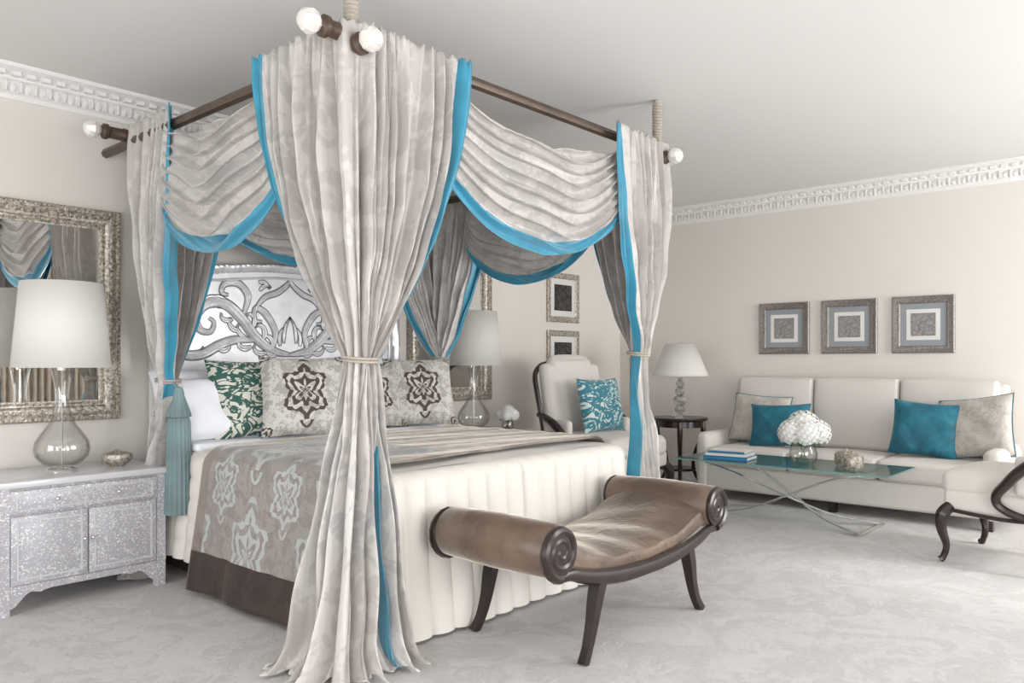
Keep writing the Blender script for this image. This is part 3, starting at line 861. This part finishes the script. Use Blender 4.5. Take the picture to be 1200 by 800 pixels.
def picture(loc,w,h,rz,fr,matb,inner,art,fw=.06,insets=(.06,.12)):
    g=group('framed_picture',loc,rz)
    b=MB()
    b.ring(w,h,[(0,0),(0,.022),(.008,.03),(.02,.026),(.035,.018),(fw-.01,.02),(fw,.012),(fw,0)],0); b.make('frame',fr,g)
    def q(ins,y,mt,nm):
        a=w/2-ins;c=h/2-ins
        b=MB(); b.box((0,-y/2,0),(2*a,y,2*c)); b.make(nm,mt,g,smooth=False)
    q(fw-.002,.008,matb,'mat'); 
    if inner: q(insets[0]+fw-.01,.010,inner,'inner_mat')
    q(insets[1]+.02,.012,art,'print')
for y in(3.13,2.513,1.886): picture((XW-.002,y,1.578),.50,.50,-pi/2,M_GFRAME,M_MATB,M_MATW,M_ART1,.065,(.06,.13))
for z in(1.915,1.32): picture((6.475,YW-.002,z),.53,.51,0,M_ANTIQ,M_MATW,None,M_ART2,.06,(.06,.10))

# ------------------------------------------------------------------ armchair
def armchair(loc,rz,s=1.0):
    g=group('armchair',loc,rz); g.scale=(s,s,s)
    b=MB()
    b.rbox((0,-.03,.46),(.62,.66,.15),.05,0,0,pf=(.0,.01,.025))
    b.rbox((0,0,.36),(.66,.68,.13),.03,0,0)
    T=TR((0,.33,.78),-.17)
    b.rbox((0,0,-.02),(.60,.10,.62),.045,0,0,T,pf=(0,.03,.0))
    b.rbox((0,0,.24),(.44,.10,.18),.045,0,0,T,pf=(0,.02,.03))
    for sx in(-1,1):
        b.rbox((sx*.315,.18,.54),(.06,.30,.22),.028,0,0)
    b.make('upholstery',M_CREAM,g)
    b=MB()
    L=[(-.33,.27,.36),(-.335,.31,.6),(-.34,.37,.85),(-.325,.41,.98),(-.25,.43,1.05),(-.14,.44,1.07),(0,.445,1.12)]
    R_=[(-x,y,z) for x,y,z in reversed(L[:-1])]
    b.sweep(L+R_,.02,0,8,sub=5)
    b.ball((0,.44,1.125),.035,0,8,None,(1.6,.6,.7))
    for sx in(-1,1):
        b.sweep([(sx*.335,.36,.68),(sx*.37,.24,.665),(sx*.385,.14,.625),(sx*.385,.06,.56),(sx*.375,.0,.49),(sx*.365,-.05,.42),(sx*.358,-.03,.36),(sx*.352,.08,.315),(sx*.34,.28,.29)],[.018,.026,.030,.030,.028,.026,.024,.022,.016],0,8)
        b.sweep([(sx*.31,-.30,.33),(sx*.34,-.335,.28),(sx*.345,-.34,.2),(sx*.325,-.32,.1),(sx*.33,-.335,.03),(sx*.34,-.35,.012)],[.034,.040,.030,.02,.018,.022],0,8)
        b.sweep([(sx*.30,.29,.38),(sx*.305,.31,.22),(sx*.32,.37,.06),(sx*.325,.39,.012)],[.03,.026,.02,.022],0,8)
    b.sweep([(-.31,-.335,.31),(-.15,-.345,.29),(0,-.35,.30),(.15,-.345,.29),(.31,-.335,.31)],.012,0,8)
    for sx in(-1,1): b.sweep([(sx*.335,-.31,.31),(sx*.34,0,.29),(sx*.325,.3,.31)],.012,0,8)
    b.make('wood_frame',M_WOOD,g)
    return g
armchair((5.64,3.94,0),-.14,1.16)
armchair((5.80,0.86,0),pi-.12,1.07)
pillow('throw_pillow',(5.66,3.94,.64),.52,.48,.15,.22,-.10,M_PTEAL)

# ------------------------------------------------------------------ side table + crystal lamp
STX,STY=6.84,3.88
g=group('side_table',(STX,STY,0))
b=MB()
b.lathe([(0,.68),(.25,.68),(.265,.69),(.27,.70),(.265,.712),(0,.715)],40,0)
b.lathe([(.20,.62),(.22,.62),(.22,.68),(.20,.68)],40,0)
b.lathe([(0,.20),(.15,.20),(.155,.21),(.15,.222),(0,.222)],32,0)
for k in range(4):
    a=k*pi/2+.5
    c_,s_=math.cos(a),math.sin(a)
    b.sweep([(.21*c_,.21*s_,.68),(.215*c_,.215*s_,.55),(.14*c_,.14*s_,.36),(.13*c_,.13*s_,.21),(.19*c_,.19*s_,.08),(.23*c_,.23*s_,.012)],[.022,.024,.018,.017,.016,.02],0,8)
b.make('table_frame',M_WOOD,g)
g=group('crystal_lamp',(STX,STY,.715))
b=MB()
b.lathe([(0,0),(.085,0),(.085,.02),(.04,.03),(.0,.03)],8,0); b.lathe([(.012,.39),(.012,.43),(.005,.45),(.005,.70),(.012,.71),(0,.73)],12,0)
b.make('lamp_hardware',M_CHROME,g)
b=MB()
for z,r in[(.075,.055),(.16,.07),(.25,.055),(.32,.045),(.375,.03)]:
    b.lathe([(.012,-r*.85),(r*.8,-r*.5),(r,0),(r*.8,r*.5),(.012,r*.85)],8,0,c=(0,0,z))
b.make('crystal_stem',M_CRYST,g,smooth=False)
b=MB(); b.lathe([(.27,.40),(.265,.42),(.14,.71)],40,0); b.make('shade',M_SHADE,g,solid=.004)

# ------------------------------------------------------------------ sofa
g=group('sofa',(7.05,2.36,0))
b=MB()
Ls=2.46
b.rbox((-.02,0,.20),(.82,Ls-.04,.22),.03,0,0)
b.rbox((.33,0,.60),(.18,Ls-.16,.94),.04,0,0,mid=4)
for k in(-1,0,1):
    w=(Ls-.26)/3
    b.rbox((-.08,k*w,.39),(.74,w-.006,.16),.035,0,0,pf=(.006,0,.015))
    T=TR((.22,k*w,.79),0,.10,0)
    b.rbox((0,0,0),(.15,w-.008,.62),.035,0,0,T,pf=(.025,0,.004))
for sy in(-1,1):
    y0=sy*(Ls/2-.065)
    b.rbox((-.04,y0,.34),(.80,.13,.52),.05,0,0,pf=(.0,.008,.0))
for sx in(-.36,.34):
    for sy in(-1,0,1): b.box((sx,sy*(Ls/2-.1),.045),(.06,.06,.09),1)
b.make('sofa_body',[M_CREAM,M_WOOD],g)
def spillow(loc,w,h,rz,mat,roll=0,trim=None,tilt=.3):
    pillow('sofa_cushion',loc,w,h,.15,tilt,rz,mat,trim,roll)
spillow((7.00,3.18,.50),.56,.46,-pi/2,M_PBEIGE,.05,M_TEAL)
spillow((6.86,2.90,.49),.54,.40,-pi/2+.1,M_TEAL,-.04)
spillow((6.90,1.74,.49),.50,.46,-pi/2+.15,M_TEAL,.08)
spillow((6.95,1.36,.50),.56,.50,-pi/2-.25,M_PBEIGE,-.16,M_TEAL)

# ------------------------------------------------------------------ coffee table
g=group('coffee_table',(6.12,2.50,0))
b=MB()
hw,hl=.33,.83
b.box((0,0,.452),(2*hw,2*hl,.012),0)
b.make('glass_top',M_TGLASS,g,smooth=False)
b=MB(); b.ring(2*hw+.002,2*hl+.002,[(0,-.0065),(0,.0065)],0,Matrix.Translation((0,0,.452))@Matrix.Rotation(pi/2,4,'X')); b.make('glass_edge',M_TEDGE,g,smooth=False)
b=MB()
for sx in(-1,1):
    b.sweep([(sx*.26,-.62,.437),(sx*.2,-.35,.36),(sx*.06,0,.2),(sx*-.1,.30,.07),(sx*-.26,.62,.014)],[.02,.018,.02,.018,.02],0,8,flat=.4)
    b.sweep([(sx*.26,.62,.437),(sx*.2,.35,.36),(sx*.06,0,.2),(sx*-.1,-.30,.07),(sx*-.26,-.62,.014)],[.02,.018,.02,.018,.02],0,8,flat=.4)
for sy in(-1,1):
    b.sweep([(-.26,sy*.62,.014),(.26,sy*.62,.014)],.016,0,8,flat=.6,smooth=False)
    b.sweep([(-.26,sy*.62,.438),(.26,sy*.62,.438)],.012,0,8,flat=.6,smooth=False)
b.make('chrome_base',M_CHROME,g)
TT=.459
g=group('book_stack',(6.02,2.95,TT),.12)
b=MB()
z=0
for i,(w,l,h,c_) in enumerate([(.27,.36,.03,0),(.25,.33,.022,2),(.22,.30,.02,0)]):
    b.box((0,0,z+h/2),(w-.01,l-.01,h-.006),1); b.box((0,0,z+.002),(w,l,.004),c_); b.box((0,0,z+h-.002),(w,l,.004),2 if i==2 else c_); b.box((-w/2+.002,0,z+h/2),(.004,l,h),c_)
    z+=h
b.make('books',[M_BOOKB,M_PAPER,M_PAPER],g,smooth=False)
flowers('hydrangea_vase',(6.05,2.36,TT),.19,.10,.15)
for x,y,r in[(6.18,2.08,.085),(6.02,1.98,.075)]:
    b=MB(); b.lathe([(0,0),(r*.8,0),(r,.02),(r,.09),(r*.85,.105),(r*.3,.115),(.012,.12),(.012,.13),(0,.135)],24,0,rib=.02,ribn=12)
    b.make('silver_jar',M_ANTIQ,loc=(x,y,TT))

# ------------------------------------------------------------------ lights
def area(name,loc,rot,sx,sy,p,col=(1,1,1)):
    l=bpy.data.lights.new(name,'AREA'); l.shape='RECTANGLE'; l.size=sx; l.size_y=sy; l.energy=p; l.color=col
    o=bpy.data.objects.new(name,l); sc.collection.objects.link(o); o.location=loc; o.rotation_euler=rot
for (w0,w1,z1),p in zip(WY,(78,118,250)): area('window_daylight',((w0+w1)/2,YF-.12,(z1+WZ0)/2),(pi/2,0,0),w1-w0,z1-WZ0,p,(.98,.99,1))
for (w0,w1,z1),p in zip(WX,(98,74)): area('window_daylight',(XL-.12,(w0+w1)/2,(z1+WZ0)/2),(pi/2,0,-pi/2),w1-w0,z1-WZ0,p,(.96,.98,1))
sl=bpy.data.lights.new('sun','SUN'); sl.energy=2.2; sl.angle=math.radians(9); sl.color=(1,.98,.96)
so=bpy.data.objects.new('sun',sl); sc.collection.objects.link(so); so.location=(7,-6,5)
so.rotation_euler=Vector((-.12,.85,-.50)).to_track_quat('-Z','Y').to_euler()
w=bpy.data.worlds.new('World'); sc.world=w; w.use_nodes=True
w.node_tree.nodes['Background'].inputs[0].default_value=(.9,.95,1,1); w.node_tree.nodes['Background'].inputs[1].default_value=1.0

# ------------------------------------------------------------------ camera
cam=bpy.data.cameras.new('Camera'); co=bpy.data.objects.new('Camera',cam); sc.collection.objects.link(co)
co.location=(0,0,1.25); co.rotation_euler=(pi/2,0,math.radians(41.6-90))
cam.sensor_width=36; cam.lens=27.7; cam.shift_y=.02; cam.clip_start=.05
sc.camera=co
